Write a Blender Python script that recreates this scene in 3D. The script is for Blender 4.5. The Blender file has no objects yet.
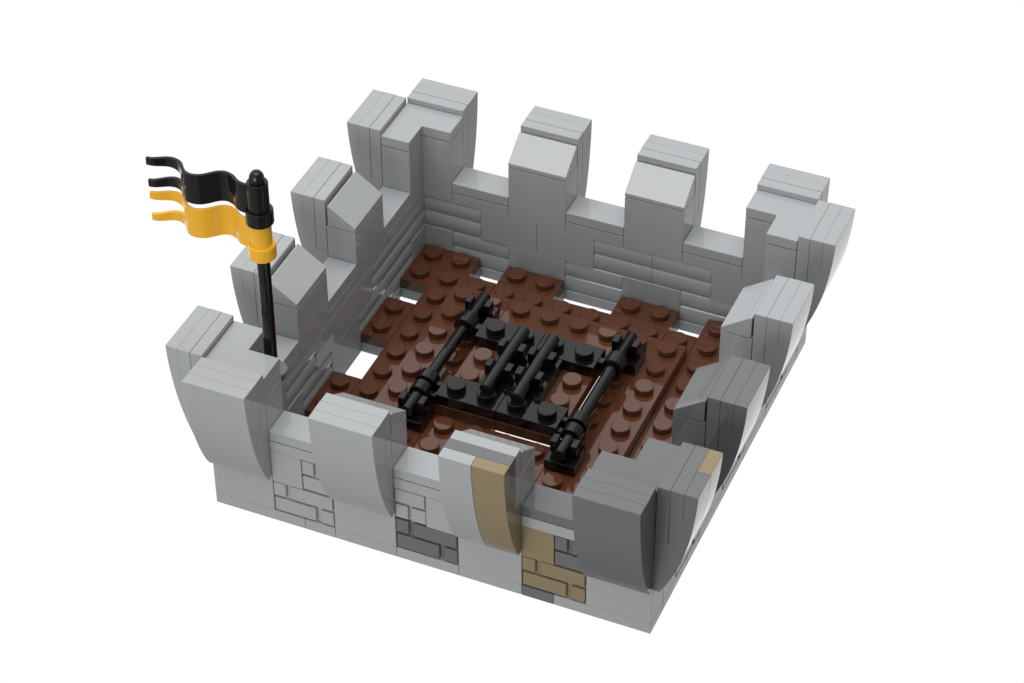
import bpy, bmesh, math, random
from mathutils import Vector, Matrix
random.seed(4)
SC = bpy.context.scene
COL = SC.collection
S = 0.1                                   # all dimensions below are millimetres; one Blender unit is a centimetre

# ---------------------------------------------------------------- camera
def make_camera():
    cx, cy, cz, az, el, roll, F = 250.832504, -400.119235, 446.161363, -0.408034436, 0.703320924, -0.00442744539, 2670.48511
    f = Vector((math.cos(el)*math.sin(az), math.cos(el)*math.cos(az), -math.sin(el)))
    r = f.cross(Vector((0, 0, 1))).normalized()
    u = r.cross(f)
    c, s = math.cos(roll), math.sin(roll)
    r, u = c*r + s*u, -s*r + c*u
    cam = bpy.data.objects.new('camera', bpy.data.cameras.new('camera'))
    COL.objects.link(cam)
    m = Matrix((r, u, -f)).transposed().to_4x4()
    m.translation = Vector((cx, cy, cz))*S
    cam.matrix_world = m
    cam.data.sensor_width = 36
    cam.data.lens = F/1024*36
    cam.data.clip_start = 0.1
    cam.data.clip_end = 1000
    SC.camera = cam
make_camera()

# ---------------------------------------------------------------- light
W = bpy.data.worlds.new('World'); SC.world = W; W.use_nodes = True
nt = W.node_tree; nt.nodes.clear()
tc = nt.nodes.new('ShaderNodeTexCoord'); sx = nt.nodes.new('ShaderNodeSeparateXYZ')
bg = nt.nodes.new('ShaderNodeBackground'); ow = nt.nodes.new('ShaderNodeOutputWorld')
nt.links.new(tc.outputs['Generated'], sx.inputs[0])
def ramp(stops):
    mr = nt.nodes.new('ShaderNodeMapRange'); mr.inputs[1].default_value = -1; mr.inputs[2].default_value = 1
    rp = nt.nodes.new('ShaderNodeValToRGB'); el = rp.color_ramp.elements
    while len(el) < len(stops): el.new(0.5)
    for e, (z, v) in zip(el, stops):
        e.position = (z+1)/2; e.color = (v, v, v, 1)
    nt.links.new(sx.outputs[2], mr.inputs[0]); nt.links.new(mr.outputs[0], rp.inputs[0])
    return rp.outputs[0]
# made-up surround: white sweep behind and below, dimmed toward the viewer and straight down (stops: height of the direction, brightness)
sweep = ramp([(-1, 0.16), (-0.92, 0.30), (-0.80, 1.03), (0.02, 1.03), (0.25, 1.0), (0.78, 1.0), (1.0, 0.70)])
dim_side = ramp([(-1, 0.16), (-0.85, 0.28), (-0.4, 0.42), (0.1, 0.58), (1.0, 0.66)])
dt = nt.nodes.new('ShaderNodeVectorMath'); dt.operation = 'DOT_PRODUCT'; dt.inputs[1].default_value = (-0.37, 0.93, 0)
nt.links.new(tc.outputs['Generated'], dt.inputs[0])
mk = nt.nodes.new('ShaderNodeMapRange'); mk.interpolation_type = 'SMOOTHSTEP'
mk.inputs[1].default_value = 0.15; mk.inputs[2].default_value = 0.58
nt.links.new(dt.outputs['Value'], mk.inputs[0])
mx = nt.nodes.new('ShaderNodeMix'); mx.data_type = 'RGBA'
nt.links.new(mk.outputs[0], mx.inputs[0]); nt.links.new(dim_side, mx.inputs[6]); nt.links.new(sweep, mx.inputs[7])
# surround also dimmed to the right, to darken right-facing sides and weaken reflections
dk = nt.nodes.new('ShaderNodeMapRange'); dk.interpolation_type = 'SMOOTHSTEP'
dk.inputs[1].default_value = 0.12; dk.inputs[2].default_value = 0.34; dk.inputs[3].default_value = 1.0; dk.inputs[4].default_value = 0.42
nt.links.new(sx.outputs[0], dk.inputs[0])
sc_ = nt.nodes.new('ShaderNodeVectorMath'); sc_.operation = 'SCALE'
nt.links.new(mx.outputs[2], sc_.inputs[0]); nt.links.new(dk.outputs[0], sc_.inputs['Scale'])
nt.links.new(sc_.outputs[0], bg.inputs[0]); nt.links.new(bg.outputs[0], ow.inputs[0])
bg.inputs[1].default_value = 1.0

def area(name, loc, target, size, power):
    l = bpy.data.lights.new(name, 'AREA'); l.shape = 'SQUARE'; l.size = size; l.energy = power
    o = bpy.data.objects.new(name, l); COL.objects.link(o)
    o.location = Vector(loc)
    o.rotation_euler = (Vector(target) - Vector(loc)).to_track_quat('-Z', 'Y').to_euler()
    return o
area('softbox', (2, 6, 70), (5.6, 5.6, 2), 64, 38500)
area('front_softbox', (3, -30, 7), (5.6, 0, 2), 20, 4300)

SC.view_settings.view_transform = 'Standard'
SC.view_settings.look = 'None'
SC.view_settings.exposure = 0
SC.view_settings.gamma = 1

# ---------------------------------------------------------------- materials
def plastic(name, rgb, rough=0.05, var=0.03):
    m = bpy.data.materials.new(name); m.use_nodes = True
    n = m.node_tree; b = n.nodes['Principled BSDF']
    t = n.nodes.new('ShaderNodeTexCoord'); ns = n.nodes.new('ShaderNodeTexNoise')
    ns.inputs['Scale'].default_value = 1.3; ns.inputs['Detail'].default_value = 3
    oi = n.nodes.new('ShaderNodeObjectInfo')
    ad = n.nodes.new('ShaderNodeMath'); ad.operation = 'MULTIPLY_ADD'; ad.inputs[1].default_value = 0.5
    mp = n.nodes.new('ShaderNodeMapRange'); mp.inputs[1].default_value = 0.25; mp.inputs[2].default_value = 1.25
    mp.inputs[3].default_value = 1-var; mp.inputs[4].default_value = 1+var
    vm = n.nodes.new('ShaderNodeVectorMath'); vm.operation = 'SCALE'; vm.inputs[0].default_value = rgb
    n.links.new(t.outputs['Object'], ns.inputs['Vector'])
    n.links.new(oi.outputs['Random'], ad.inputs[0]); n.links.new(ns.outputs[0], ad.inputs[2])
    n.links.new(ad.outputs[0], mp.inputs[0]); n.links.new(mp.outputs[0], vm.inputs['Scale'])
    n.links.new(vm.outputs[0], b.inputs['Base Color'])
    r = n.nodes.new('ShaderNodeMapRange'); r.inputs[3].default_value = rough*0.8; r.inputs[4].default_value = rough*1.3
    n2 = n.nodes.new('ShaderNodeTexNoise'); n2.inputs['Scale'].default_value = 0.7; n2.inputs['Detail'].default_value = 2
    n.links.new(t.outputs['Object'], n2.inputs['Vector']); n.links.new(n2.outputs[0], r.inputs[0])
    n.links.new(r.outputs[0], b.inputs['Roughness'])
    b.inputs['IOR'].default_value = 1.5
    return m
GREY = plastic('light grey plastic', (0.375, 0.388, 0.398), 0.05, 0.012)
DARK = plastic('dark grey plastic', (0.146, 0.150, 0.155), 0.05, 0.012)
TAN = plastic('tan plastic', (0.265, 0.205, 0.118), 0.05, 0.012)
BROWN = plastic('brown plastic', (0.097, 0.033, 0.016), 0.05, 0.02)
BROWN.node_tree.nodes['Principled BSDF'].inputs['Specular IOR Level'].default_value = 0.68
BLACK = plastic('black plastic', (0.0045, 0.0045, 0.0045), 0.05, 0.02)
ORANGE = plastic('yellow orange plastic', (0.85, 0.45, 0.028), 0.05, 0.01)

# ---------------------------------------------------------------- mesh helpers (millimetre world coordinates)
BV = 0.09
GAP = 0.035
def finish(name, bm, mat, parent=None, origin=None, smooth=15):
    bmesh.ops.recalc_face_normals(bm, faces=bm.faces)
    origin = origin or (0, 0, 0)
    o3 = Vector(origin)
    for v in bm.verts: v.co = (v.co - o3)*S
    me = bpy.data.meshes.new(name); bm.to_mesh(me); bm.free()
    me.materials.append(mat)
    for p in me.polygons: p.use_smooth = True
    me.set_sharp_from_angle(angle=math.radians(smooth))
    ob = bpy.data.objects.new(name, me); COL.objects.link(ob)
    if parent is not None: ob.parent = parent
    ORI[ob.name] = tuple(origin)
    return ob
ORI = {}
def org(parent): return ORI.get(parent.name, (0, 0, 0)) if parent is not None else (0, 0, 0)

def add_box(bm, x0, x1, y0, y1, z0, z1, bv=BV, seg=1):
    x0, x1 = sorted((x0, x1)); y0, y1 = sorted((y0, y1)); z0, z1 = sorted((z0, z1))
    vs = [bm.verts.new((x, y, z)) for x in (x0, x1) for y in (y0, y1) for z in (z0, z1)]
    fs = [bm.faces.new([vs[i] for i in q]) for q in ((0, 1, 3, 2), (4, 6, 7, 5), (0, 4, 5, 1), (2, 3, 7, 6), (0, 2, 6, 4), (1, 5, 7, 3))]
    if bv:
        es = list({e for f in fs for e in f.edges})
        bmesh.ops.bevel(bm, geom=es, offset=bv, segments=seg, affect='EDGES', profile=0.5)

def add_prism(bm, pts0, pts1, bv=BV, ang=20):
    """two matching closed rings of 3-D points"""
    n = len(pts0)
    a = [bm.verts.new(p) for p in pts0]; b = [bm.verts.new(p) for p in pts1]
    fs = [bm.faces.new(a), bm.faces.new(b[::-1])]
    for i in range(n):
        j = (i+1) % n
        fs.append(bm.faces.new((a[j], a[i], b[i], b[j])))
    bmesh.ops.recalc_face_normals(bm, faces=fs)
    if bv:
        es = [e for e in {e for f in fs for e in f.edges} if len(e.link_faces) == 2 and e.calc_face_angle(0) > math.radians(ang)]
        bmesh.ops.bevel(bm, geom=es, offset=bv, segments=1, affect='EDGES', profile=0.5)

def add_cyl(bm, c, axis, r, l, n=32, bv=0.12, r2=None):
    """cylinder from point c along unit axis, length l"""
    ax = Vector(axis).normalized(); c = Vector(c)
    t = Vector((0, 0, 1)) if abs(ax.z) < 0.9 else Vector((1, 0, 0))
    e1 = ax.cross(t).normalized(); e2 = ax.cross(e1)
    r2 = r if r2 is None else r2
    prof = [(r-bv, 0), (r, bv), (r2, l-bv), (r2-bv, l)] if bv else [(r, 0), (r2, l)]
    rings = []
    for rr, h in prof:
        rings.append([bm.verts.new(c + ax*h + e1*(rr*math.cos(2*math.pi*i/n)) + e2*(rr*math.sin(2*math.pi*i/n))) for i in range(n)])
    bm.faces.new(rings[0]); bm.faces.new(rings[-1][::-1])
    for A, B in zip(rings, rings[1:]):
        for i in range(n):
            j = (i+1) % n
            bm.faces.new((A[i], B[i], B[j], A[j]))

def empty(name, loc, label, cat, group=None):
    o = bpy.data.objects.new(name, None); COL.objects.link(o)
    o.empty_display_size = 0.3
    o.location = Vector(loc)*S; ORI[o.name] = tuple(loc)
    o['label'] = label; o['category'] = cat
    if group: o['group'] = group
    return o
def part(name, bm, mat, parent, label=None, smooth=15):
    ob = finish(name, bm, mat, parent, org(parent), smooth)
    if label: ob['label'] = label
    return ob
def box_part(name, mat, parent, x0, x1, y0, y1, z0, z1, label=None, g=GAP, bv=BV):
    x0, x1 = sorted((x0, x1)); y0, y1 = sorted((y0, y1))
    bm = bmesh.new(); add_box(bm, x0+g, x1-g, y0+g, y1-g, z0+g, z1-g, bv)
    return part(name, bm, mat, parent, label)

# wall coordinates: u along the wall, d from the outer face inwards, z up
TF = {
    'front': lambda u, d, z: (u, d, z),
    'back': lambda u, d, z: (u, 112-d, z),
    'left': lambda u, d, z: (d, u, z),
    'right': lambda u, d, z: (112-d, u, z),
}
def wbox(bm, side, u0, u1, d0, d1, z0, z1, g=GAP, bv=BV):
    a = TF[side](u0+g, d0+g, z0+g); b = TF[side](u1-g, d1-g, z1-g)
    add_box(bm, a[0], b[0], a[1], b[1], a[2], b[2], bv)
def wprism(bm, side, prof, u0, u1, bv=BV, ang=20, g=GAP):
    t = TF[side]
    add_prism(bm, [t(u0+g, d, z) for d, z in prof], [t(u1-g, d, z) for d, z in prof], bv, ang)

# ---------------------------------------------------------------- wall bricks
LOG = []
def log_profile(z0, h, d_out, d_in):
    """inner face with two rounded courses"""
    pts = [(d_out, z0+GAP), ]
    for k in range(2):
        zc = z0 + h/4 + k*h/2
        for i in range(13):
            t = -1 + 2*i/12
            pts.append((d_in - 0.6*(1-math.sqrt(max(0, 1-(t*0.985)**2))), zc + t*(h/4-0.06)))
    pts.append((d_out, z0+h-GAP))
    return pts

def masonry_pads(bm, side, u0, z0, w, style):
    """raised stones with recessed joints on the outer face"""
    h = 9.6; j = 0.8
    rows = {'long': ([(0, 3.4), (4.7, w-0.35)], [(0.3, 11.1), (12.4, w-0.2)]),
            'short_a': ([(0, 3.2), (4.3, w-0.1)], [(0.2, w-0.1)]),
            'short_b': ([(0, w-0.3)], [(0, 3.4), (4.2, w-0.1)])}[style]
    for k, row in enumerate(rows):            # k = 0 upper row
        zt = z0 + h - 0.25 - k*(h/2); zb = zt - h/2 + j
        for a, b in row:
            wbox(bm, side, u0+max(a, 0.15), u0+b, 0, 1.1, zb, zt, g=0, bv=0.15)

def wall_brick(side, parent, u0, u1, z0, mat, outer='plain', inner='plain', d0=0, d1=8):
    bm = bmesh.new(); h = 9.6
    front = 0.85 if outer != 'plain' else d0+GAP
    if inner == 'log':
        wprism(bm, side, log_profile(z0, h, front, d1-GAP), u0, u1, bv=0.05, ang=70)
    else:
        a = TF[side](u0+GAP, front, z0+GAP); b = TF[side](u1-GAP, d1-GAP, z0+h-GAP)
        add_box(bm, a[0], b[0], a[1], b[1], a[2], b[2])
    if outer != 'plain':
        masonry_pads(bm, side, u0, z0, u1-u0, outer)
    name = 'masonry_brick' if outer != 'plain' else ('log_brick' if inner == 'log' else 'brick')
    lab = None
    if mat is DARK: lab = 'dark grey brick with masonry joints' if outer != 'plain' else 'dark grey brick'
    if mat is TAN: lab = 'tan brick with masonry joints' if outer != 'plain' else 'smooth tan brick'
    return part(name, bm, mat, parent, lab)

def build_wall(side, label, base_plates, row_a, row_b, tiles):
    mid = TF[side](56, 4, 0)
    t = empty('battlement_side', mid, label, 'toy wall side', 'walls of the toy battlement')
    for u0, u1, m in base_plates:
        bm = bmesh.new(); wbox(bm, side, u0, u1, 0, 8, 0, 3.2)
        part('plate', bm, m, t, 'dark grey plate' if m is DARK else None)
    for u0, u1, m, o, i in row_a: wall_brick(side, t, u0, u1, 3.2, m, o, i)
    for u0, u1, m, o, i in row_b: wall_brick(side, t, u0, u1, 12.8, m, o, i)
    for u0, pm, tm in tiles:
        bm = bmesh.new(); wbox(bm, side, u0, u0+16, 0, 8, 22.4, 25.6); part('plate', bm, pm, t)
        bm = bmesh.new(); wbox(bm, side, u0+0.03, u0+15.97, 0, 8, 25.8, 28.8); part('tile', bm, tm, t, 'dark grey tile' if tm is DARK else None)
    return t
P = 'plain'; L = 'log'
build_wall('front', 'front toy castle wall, grey with patches of tan and dark grey stonework facing the viewer',
    [(0, 24, GREY), (24, 32, GREY), (32, 48, GREY), (48, 64, GREY), (64, 80, GREY), (80, 88, DARK), (88, 112, GREY)],
    [(0, 16, GREY, P, P), (16, 32, GREY, 'long', L), (32, 48, GREY, P, P), (48, 64, DARK, 'long', L), (64, 80, GREY, P, P), (80, 96, TAN, 'long', L), (96, 112, GREY, P, P)],
    [(0, 16, GREY, P, P), (16, 24, GREY, P, P), (24, 32, GREY, 'short_a', P), (32, 48, GREY, P, P), (48, 56, GREY, 'short_b', L), (56, 64, GREY, P, L), (64, 80, GREY, P, L), (80, 88, TAN, P, P), (88, 96, DARK, 'short_a', P), (96, 112, GREY, P, P)],
    [(16, GREY, GREY), (48, GREY, GREY), (80, GREY, DARK)])
build_wall('back', 'back toy castle wall, plain and ridged light grey bricks seen from inside',
    [(0, 24, GREY), (24, 32, GREY), (32, 48, GREY), (48, 64, GREY), (64, 80, GREY), (80, 96, GREY), (96, 112, GREY)],
    [(0, 16, GREY, P, P), (16, 32, GREY, P, L), (32, 48, GREY, P, P), (48, 64, GREY, P, L), (64, 80, GREY, P, P), (80, 96, GREY, P, L), (96, 112, GREY, P, L)],
    [(0, 8, GREY, P, P), (8, 24, GREY, P, L), (24, 40, GREY, P, P), (40, 56, GREY, P, P), (56, 72, GREY, P, L), (72, 88, GREY, P, L), (88, 112, GREY, P, P)],
    [(16, GREY, GREY), (48, GREY, GREY), (80, GREY, GREY)])
build_wall('left', 'left toy castle wall, light grey bricks rising behind and beside the flagpole',
    [(8, 24, GREY), (24, 48, GREY), (48, 64, GREY), (64, 80, GREY), (80, 104, GREY)],
    [(8, 16, GREY, P, P), (16, 32, GREY, P, P), (32, 48, GREY, P, L), (48, 64, GREY, P, P), (64, 80, GREY, P, L), (80, 96, GREY, P, L), (96, 104, GREY, P, P)],
    [(8, 24, GREY, P, P), (24, 40, GREY, P, L), (40, 56, GREY, P, P), (56, 72, GREY, P, P), (72, 88, GREY, P, L), (88, 104, GREY, P, L)],
    [(16, GREY, GREY), (48, GREY, GREY), (80, GREY, GREY)])
build_wall('right', 'right toy castle wall, seen edge on from outside below the leaning row of merlons',
    [(8, 24, GREY), (24, 32, GREY), (32, 64, GREY), (64, 80, GREY), (80, 88, GREY), (88, 104, GREY)],
    [(8, 16, GREY, P, P), (16, 32, GREY, 'long', L), (32, 48, GREY, P, P), (48, 64, GREY, 'long', L), (64, 80, GREY, P, P), (80, 96, GREY, 'long', L), (96, 104, GREY, P, P)],
    [(8, 24, GREY, P, P), (24, 32, DARK, 'short_a', P), (32, 48, GREY, P, P), (48, 56, GREY, 'short_b', P), (56, 64, GREY, P, P), (64, 80, GREY, P, P), (80, 88, GREY, P, P), (88, 96, GREY, 'short_a', P), (96, 104, GREY, P, P)],
    [(16, GREY, GREY), (48, GREY, GREY), (80, GREY, GREY)])

# ---------------------------------------------------------------- merlons
ARC = [(9.6, 46.4), (9.45, 43.5), (9.2, 40.5), (8.85, 37.5), (8.4, 34.4), (7.85, 31.4), (7.15, 28.4), (6.3, 25.4), (5.3, 22.4), (4.15, 19.4), (2.95, 16.8), (1.6, 14.4)]
def cladding(side, u0, parent, outer, middle, inner, names=None):
    """outer: list of (width, material) curved pieces"""
    u = u0
    for w, m in outer:
        prof = [(-d, z) for d, z in ARC] + [(-0.06, 14.4), (-0.06, 30.36), (-3.24, 30.36), (-3.24, 38.39), (-6.4, 38.39), (-6.4, 46.4)]
        bm = bmesh.new(); wprism(bm, side, prof, u, u+w, ang=25)
        part('curved_panel', bm, m, parent, 'tan curved panel' if m is TAN else None)
        u += w
    bm = bmesh.new(); wbox(bm, side, u0, u0+16, -6.4, -3.2, 38.4, 46.4, g=0.012, bv=0.05)
    part('middle_plate', bm, middle, parent, 'dark grey plate between lighter ones' if middle is DARK and inner is GREY else None)
    bm = bmesh.new(); wbox(bm, side, u0, u0+16, -3.2, -0.06, 30.4, 46.4, g=0.05)
    part('inner_plate', bm, inner, parent)

def merlon(side, u0, label, mat=GREY, outer=None, middle=None):
    t = empty('merlon', TF[side](u0+8, 4, 22.4), label, 'merlon', 'merlons on top of the toy castle walls')
    bm = bmesh.new(); wbox(bm, side, u0, u0+16, 0, 8, 22.4, 38.4); part('brick', bm, mat, t)
    bm = bmesh.new(); wprism(bm, side, [(0.4, 38.58), (7.97, 38.58), (7.97, 39.8), (0.9, 44.7), (0.4, 44.7)], u0, u0+16, ang=25)
    part('slope', bm, mat, t)
    cladding(side, u0, t, outer or [(16, mat)], middle or mat, mat)
    return t

def corner(cx, cy, label, mat=GREY, right_outer=None):
    """cx, cy in {0, 1}: which corner of the square"""
    X = (lambda a: a) if cx == 0 else (lambda a: 112-a)
    Y = (lambda a: a) if cy == 0 else (lambda a: 112-a)
    t = empty('corner_merlon', (X(6), Y(6), 22.4), label, 'merlon', 'merlons on top of the toy castle walls')
    g = GAP
    Lp = [(g, g), (16-g, g), (16-g, 8-g), (8-g, 8-g), (8-g, 16-g), (g, 16-g)]
    for name, z0, z1 in (('corner_brick', 22.4, 38.4), ('corner_plate', 38.4, 41.6), ('corner_tile', 41.8, 44.8)):
        bm = bmesh.new()
        add_prism(bm, [(X(a), Y(b), z0+g) for a, b in Lp], [(X(a), Y(b), z1-g) for a, b in Lp])
        part(name, bm, mat, t)
    cladding('front' if cy == 0 else 'back', X(0) if cx == 0 else 96, t, [(16, mat)], mat, mat)
    cladding('left' if cx == 0 else 'right', 0 if cy == 0 else 96, t, right_outer or [(16, mat)], mat, mat)
    return t

corner(0, 0, 'light grey corner merlon at the foot of the flagpole, L-shaped top with two curved flanks')
corner(0, 1, 'light grey corner merlon farthest back, at the top of the picture, L-shaped top')
corner(1, 1, 'light grey corner merlon at the far right of the toy castle, L-shaped top')
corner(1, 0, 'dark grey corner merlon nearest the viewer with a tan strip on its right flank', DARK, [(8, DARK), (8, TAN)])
merlon('front', 32, 'plain light grey front merlon between the flagpole corner and the tan-striped merlon')
merlon('front', 64, 'light grey front merlon with a tan curved panel and a dark strip on top', GREY, [(8, GREY), (8, TAN)], DARK)
merlon('left', 32, 'light grey sloped merlon on the left wall, directly behind the flagpole')
merlon('left', 64, 'light grey sloped merlon on the left wall, next to the rear left corner')
merlon('back', 32, 'light grey sloped merlon on the back wall, next to the rear left corner')
merlon('back', 64, 'light grey sloped merlon on the back wall, next to the far right corner')
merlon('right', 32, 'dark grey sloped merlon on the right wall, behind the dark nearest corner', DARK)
merlon('right', 64, 'light grey sloped merlon on the right wall, next to the far right corner')

# ---------------------------------------------------------------- studs and plates
_stud = {}
def stud(parent, x, y, z, mat):
    if mat.name not in _stud:
        bm = bmesh.new(); add_cyl(bm, (0, 0, -0.05), (0, 0, 1), 2.42, 1.75, 40, 0.14)
        bmesh.ops.recalc_face_normals(bm, faces=bm.faces)
        for v in bm.verts: v.co = v.co*S
        me = bpy.data.meshes.new('stud'); bm.to_mesh(me); bm.free(); me.materials.append(mat)
        for p in me.polygons: p.use_smooth = True
        me.set_sharp_from_angle(angle=math.radians(15))
        _stud[mat.name] = me
    o = bpy.data.objects.new('stud', _stud[mat.name]); COL.objects.link(o); o.parent = parent
    a = org(parent); o.location = Vector((x-a[0], y-a[1], z-a[2]))*S
    return o
def plate(parent, x0, x1, y0, y1, z0, mat, skip=(), name='plate', studs=True, g=GAP):
    p = box_part(name, mat, parent, x0, x1, y0, y1, z0, z0+3.2, g=g)
    if studs:
        x = x0+4
        while x < x1:
            y = y0+4
            while y < y1:
                if (x, y) not in skip: stud(p, x, y, z0+3.2, mat)
                y += 8
            x += 8
    return p

floor = empty('studded_deck', (56, 56, 0), 'reddish brown studded floor inside the toy castle walls with small open gaps round its rim', 'toy deck')
for x, y in ((8, 8), (8, 88), (88, 8), (88, 88)):
    plate(floor, x, x+16, y, y+16, 3.2, BROWN)
    plate(floor, x, x+16, y, y+16, 0, GREY, name='support_plate', studs=False)
for a in (32, 64):
    for (x0, x1, y0, y1) in ((a, a+16, 96, 104), (a, a+16, 8, 16), (8, 16, a, a+16), (96, 104, a, a+16)):
        plate(floor, x0, x1, y0, y1, 3.2, BROWN)
        plate(floor, x0, x1, y0, y1, 0, GREY, name='support_plate', studs=False)
for (x0, x1, y0, y1) in ((24, 32, 88, 96), (32, 80, 88, 96), (80, 88, 88, 96), (24, 88, 16, 24), (16, 24, 24, 88), (88, 96, 24, 88)):
    plate(floor, x0, x1, y0, y1, 3.2, BROWN)
for (x0, x1, y0, y1) in ((24, 32, 24, 88), (80, 88, 24, 88), (32, 80, 80, 88), (32, 80, 24, 32)):
    plate(floor, x0, x1, y0, y1, 3.2, BROWN, name='light_block_plate', studs=False)  # unseen plates added to stop light leaking beneath the raised ring
CL = [(36, 36), (36, 76), (76, 36), (76, 76)]
plate(floor, 24, 40, 24, 88, 6.4, BROWN, CL)
plate(floor, 72, 88, 24, 88, 6.4, BROWN, CL)
plate(floor, 40, 72, 72, 88, 6.4, BROWN)
plate(floor, 40, 72, 24, 40, 6.4, BROWN)
plate(floor, 40.2, 54.7, 40.2, 71.8, 6.35, BROWN, name='light_block_plate', studs=False)  # unseen filler added to block the white background under the left leaf

# ---------------------------------------------------------------- trapdoor
def clip(parent, x, y, z):
    """square tile carrying an open round clip whose axis runs along y"""
    bm = bmesh.new()
    g = GAP
    add_box(bm, x-4+g+0.25, x+4-g-0.25, y-4+g+0.25, y+4-g-0.25, z+g, z+0.5, 0)
    add_box(bm, x-4+g, x+4-g, y-4+g, y+4-g, z+0.4, z+3.2, 0.16)
    zc = z+3.2+2.75
    a0 = math.asin(0.72/1.66); n = 18
    prof = [(x-2.9, zc-2.9), (x-3.4, zc-1.4), (x-3.4, zc+1.35), (x-1.85, zc+1.35)]
    for i in range(n+1):
        a = math.pi - a0 + (math.pi + 2*a0)*i/n
        prof.append((x+1.66*math.cos(a), zc+1.66*math.sin(a)))
    prof += [(x+1.85, zc+1.35), (x+3.4, zc+1.35), (x+3.4, zc-1.4), (x+2.9, zc-2.9)]
    add_prism(bm, [(px, y-1.45, pz) for px, pz in prof], [(px, y+1.45, pz) for px, pz in prof], 0.08, 40)
    return part('clip', bm, BLACK, parent)

def hinge_rod(x, label):
    t = empty('hinge_rod', (x, 56, 9.6), label, 'rod', 'rods along the sides of the trapdoor')
    bm = bmesh.new(); add_cyl(bm, (x, 32, 15.45), (0, 1, 0), 1.52, 48, 16, 0.2); part('rod', bm, BLACK, t)
    clip(t, x, 36, 9.6); clip(t, x, 76, 9.6)
    return t
hinge_rod(36, 'long black rod in two clips along the left side of the trapdoor')
hinge_rod(76, 'long black rod in two clips along the right side of the trapdoor')

def leaf(sgn, label):
    """sgn -1: left half, +1: right half"""
    M = lambda x: x if sgn < 0 else 112-x
    t = empty('trapdoor_leaf', (M(48), 56, 9.6), label, 'trapdoor half', 'halves of the trapdoor')
    e = 0.0 if sgn < 0 else 0.05
    x0, x1 = sorted((M(40+1.3*e), M(56)))
    p = box_part('plate', BROWN, t, x0, x1, 40+e, 72-e, 9.6, 12.8)
    for y in (52, 60): stud(p, M(44), y, 12.8, BROWN)
    for y0 in (40, 64):
        q = box_part('black_plate', BLACK, t, *sorted((M(40), M(56))), y0+e*(y0 == 40), y0+8, 12.8, 16)
        stud(q, M(44), y0+4, 16, BLACK); stud(q, M(52), y0+4, 16, BLACK)
    clip(t, M(52), 52, 12.8); clip(t, M(52), 60, 12.8)
    bm = bmesh.new(); add_cyl(bm, (M(52), 43.2, 18.85), (0, 1, 0), 1.6, 24.4, 16, 0.2); part('bar', bm, BLACK, t)
    for (y0, y1, r) in ((66.2, 70.2, 2.7), (42.9, 46.3, 2.75), (38.8, 42.0, 2.5)):
        bm = bmesh.new()
        n = 20; A = []
        for yy, rr in ((y0, 1.64), (y0, r-0.15), (y0+0.15, r), (y1-0.15, r), (y1, r-0.15), (y1, 1.64)):
            A.append([bm.verts.new((M(36)+rr*math.cos(2*math.pi*i/n), yy, 15.45+rr*math.sin(2*math.pi*i/n))) for i in range(n)])
        for k in range(len(A)):
            B0, B1 = A[k], A[(k+1) % len(A)]
            for i in range(n):
                j = (i+1) % n
                bm.faces.new((B0[i], B0[j], B1[j], B1[i]))
        if y0 < 42: add_box(bm, *sorted((M(38), M(40.1))), y1-1.6, y1-0.1, 13.1, 14.9, 0.1)
        else: add_box(bm, *sorted((M(37.9), M(40.1))), y0+0.8, min(y1, 71)-1.2, 13.0, 15.7, 0.1)
        part('hinge_ring', bm, BLACK, t)
    return t
leaf(-1, 'left half of the brown trapdoor with black plates and one short black bar')
leaf(1, 'right half of the brown trapdoor with black plates and one short black bar')

# ---------------------------------------------------------------- flagpole
PX, PY = 11.4, 12.0
pole = empty('flagpole', (PX, PY, 38.4), 'tall black flagpole with a black and a yellow-orange banner in the front left corner', 'flagpole')
bm = bmesh.new()
add_cyl(bm, (PX, PY, 31), (0, 0, 1), 1.55, 61.2, 32, 0.1)
part('pole', bm, BLACK, pole)
bm = bmesh.new(); add_cyl(bm, (11.8, 12, 34.9), (0, 0, 1), 3.0, 2.2, 40, 0.15, 3.3); part('round_base', bm, DARK, pole)
bm = bmesh.new()
n = 28; rings = []
for rr, zz in ((1.75, 90.5), (1.75, 92.6), (1.66, 93.2), (1.42, 93.75), (1.05, 94.15), (0.75, 94.3), (0.7, 94.2), (0.5, 94.2), (0.44, 94.36), (0.2, 94.4)):
    rings.append([bm.verts.new((PX+rr*math.cos(2*math.pi*i/n), PY+rr*math.sin(2*math.pi*i/n), zz)) for i in range(n)])
bm.faces.new(rings[0]); bm.faces.new(rings[-1][::-1])
for A, B in zip(rings, rings[1:]):
    for i in range(n):
        j = (i+1) % n; bm.faces.new((A[i], B[i], B[j], A[j]))
part('finial', bm, BLACK, pole, smooth=40)

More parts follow.
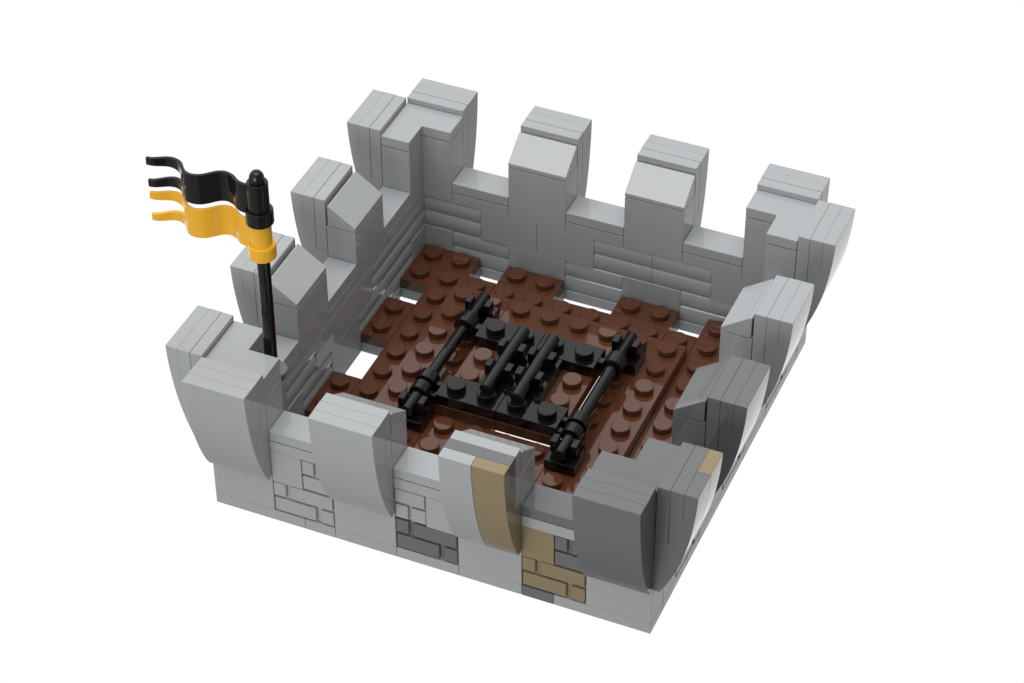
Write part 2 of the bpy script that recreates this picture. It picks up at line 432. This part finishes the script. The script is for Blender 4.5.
WAVE = [(9.2, 11.5), (7.6, 11.6), (6.1, 12.1), (4.6, 13.2), (2.6, 13.8), (0.7, 13.2), (-1.2, 11.4), (-2.6, 10.4), (-4.3, 10.0), (-6.0, 10.4), (-7.3, 11.6), (-8.3, 12.8), (-9.4, 13.5), (-10.8, 13.8), (-12.3, 13.5), (-13.8, 12.7), (-15.2, 12.0), (-16.5, 11.8)]
def catmull(P, k=6):
    out = []
    for i in range(len(P)-1):
        p0 = P[max(i-1, 0)]; p1 = P[i]; p2 = P[i+1]; p3 = P[min(i+2, len(P)-1)]
        for s in range(k):
            t = s/k
            out.append(tuple(0.5*(2*b + (c-a)*t + (2*a-5*b+4*c-d)*t*t + (3*b-a-3*c+d)*t**3) for a, b, c, d in zip(p0, p1, p2, p3)))
    out.append(P[-1]); return out
CURVE = catmull(WAVE)
def banner(ztop, mat, ring_z, tube_top, label):
    """cloth with a swallowtail, moulded to a sleeve round the pole"""
    H = 8.1; th = 0.42
    bm = bmesh.new()
    slot = -5.6
    def lanes(x):
        if x > slot: return [(0, -H)]
        f = min(1, (slot-x)/10.5)
        g = min(1, math.sqrt(max(0, (slot-x)/0.8)))
        f2 = f**0.8
        return [(0, -(H/2-0.05) + 0.45*g + (H/2-0.4-2.05)*f2), (-(H/2+0.05) - 0.45*g - (H/2-0.4-2.05)*f2, -H)]
    nrm = []
    for i, c in enumerate(CURVE):
        a = CURVE[max(i-1, 0)]; b = CURVE[min(i+1, len(CURVE)-1)]
        d = Vector((b[0]-a[0], b[1]-a[1])).normalized(); nrm.append(Vector((-d.y, d.x)))
    def ribbon(idx, lane):
        rows = []
        for i in idx:
            x, y = CURVE[i]; ls = lanes(x) if lane is not None else [(0, -H)]
            hi, lo = ls[min(lane or 0, len(ls)-1)]
            n_ = nrm[i]*th
            e = 0.1
            rows.append([bm.verts.new((x+n_.x*s, y+n_.y*s, z)) for s, z in ((1, ztop+hi-e), (0.75, ztop+hi), (-0.75, ztop+hi), (-1, ztop+hi-e), (-1, ztop+lo+e), (-0.75, ztop+lo), (0.75, ztop+lo), (1, ztop+lo+e))])
        for A, B in zip(rows, rows[1:]):
            for k in range(8):
                j = (k+1) % 8; bm.faces.new((A[k], A[j], B[j], B[k]))
        bm.faces.new(rows[0]); bm.faces.new(rows[-1][::-1])
    i0 = next(i for i, c in enumerate(CURVE) if c[0] < slot)
    body = [i for i in range(0, i0)]
    ribbon(body, None)
    for lane in (0, 1): ribbon(list(range(i0, len(CURVE))), lane)
    # bridge between body and tails
    x, y = CURVE[i0-1]; x2, y2 = CURVE[i0]
    for lane in (0, 1):
        hi, lo = lanes(x2)[lane]; rows = []
        for (xx, yy, nn) in ((x, y, nrm[i0-1]), (x2, y2, nrm[i0])):
            rows.append([bm.verts.new((xx+nn.x*th*s, yy+nn.y*th*s, ztop+z)) for s, z in ((1, hi), (-1, hi), (-1, lo), (1, lo))])
        for k in range(4):
            j = (k+1) % 4; bm.faces.new((rows[0][k], rows[0][j], rows[1][j], rows[1][k]))
    b = part('banner', bm, mat, pole, label, smooth=35)
    # sleeve and its collar
    bm = bmesh.new(); add_cyl(bm, (PX, PY, ring_z+1), (0, 0, 1), 2.48, tube_top-ring_z-1, 36, 0.3)
    part('sleeve', bm, mat, b)
    bm = bmesh.new(); add_cyl(bm, (PX, PY, ring_z), (0, 0, 1), 3.2, 3.9, 40, 0.3)
    part('collar', bm, mat, b)
    return b
banner(90.4, BLACK, 80.2, 91.6, 'black upper banner with two pointed tails')
banner(80.8, ORANGE, 70.5, 80.3, 'yellow-orange lower banner with two pointed tails')
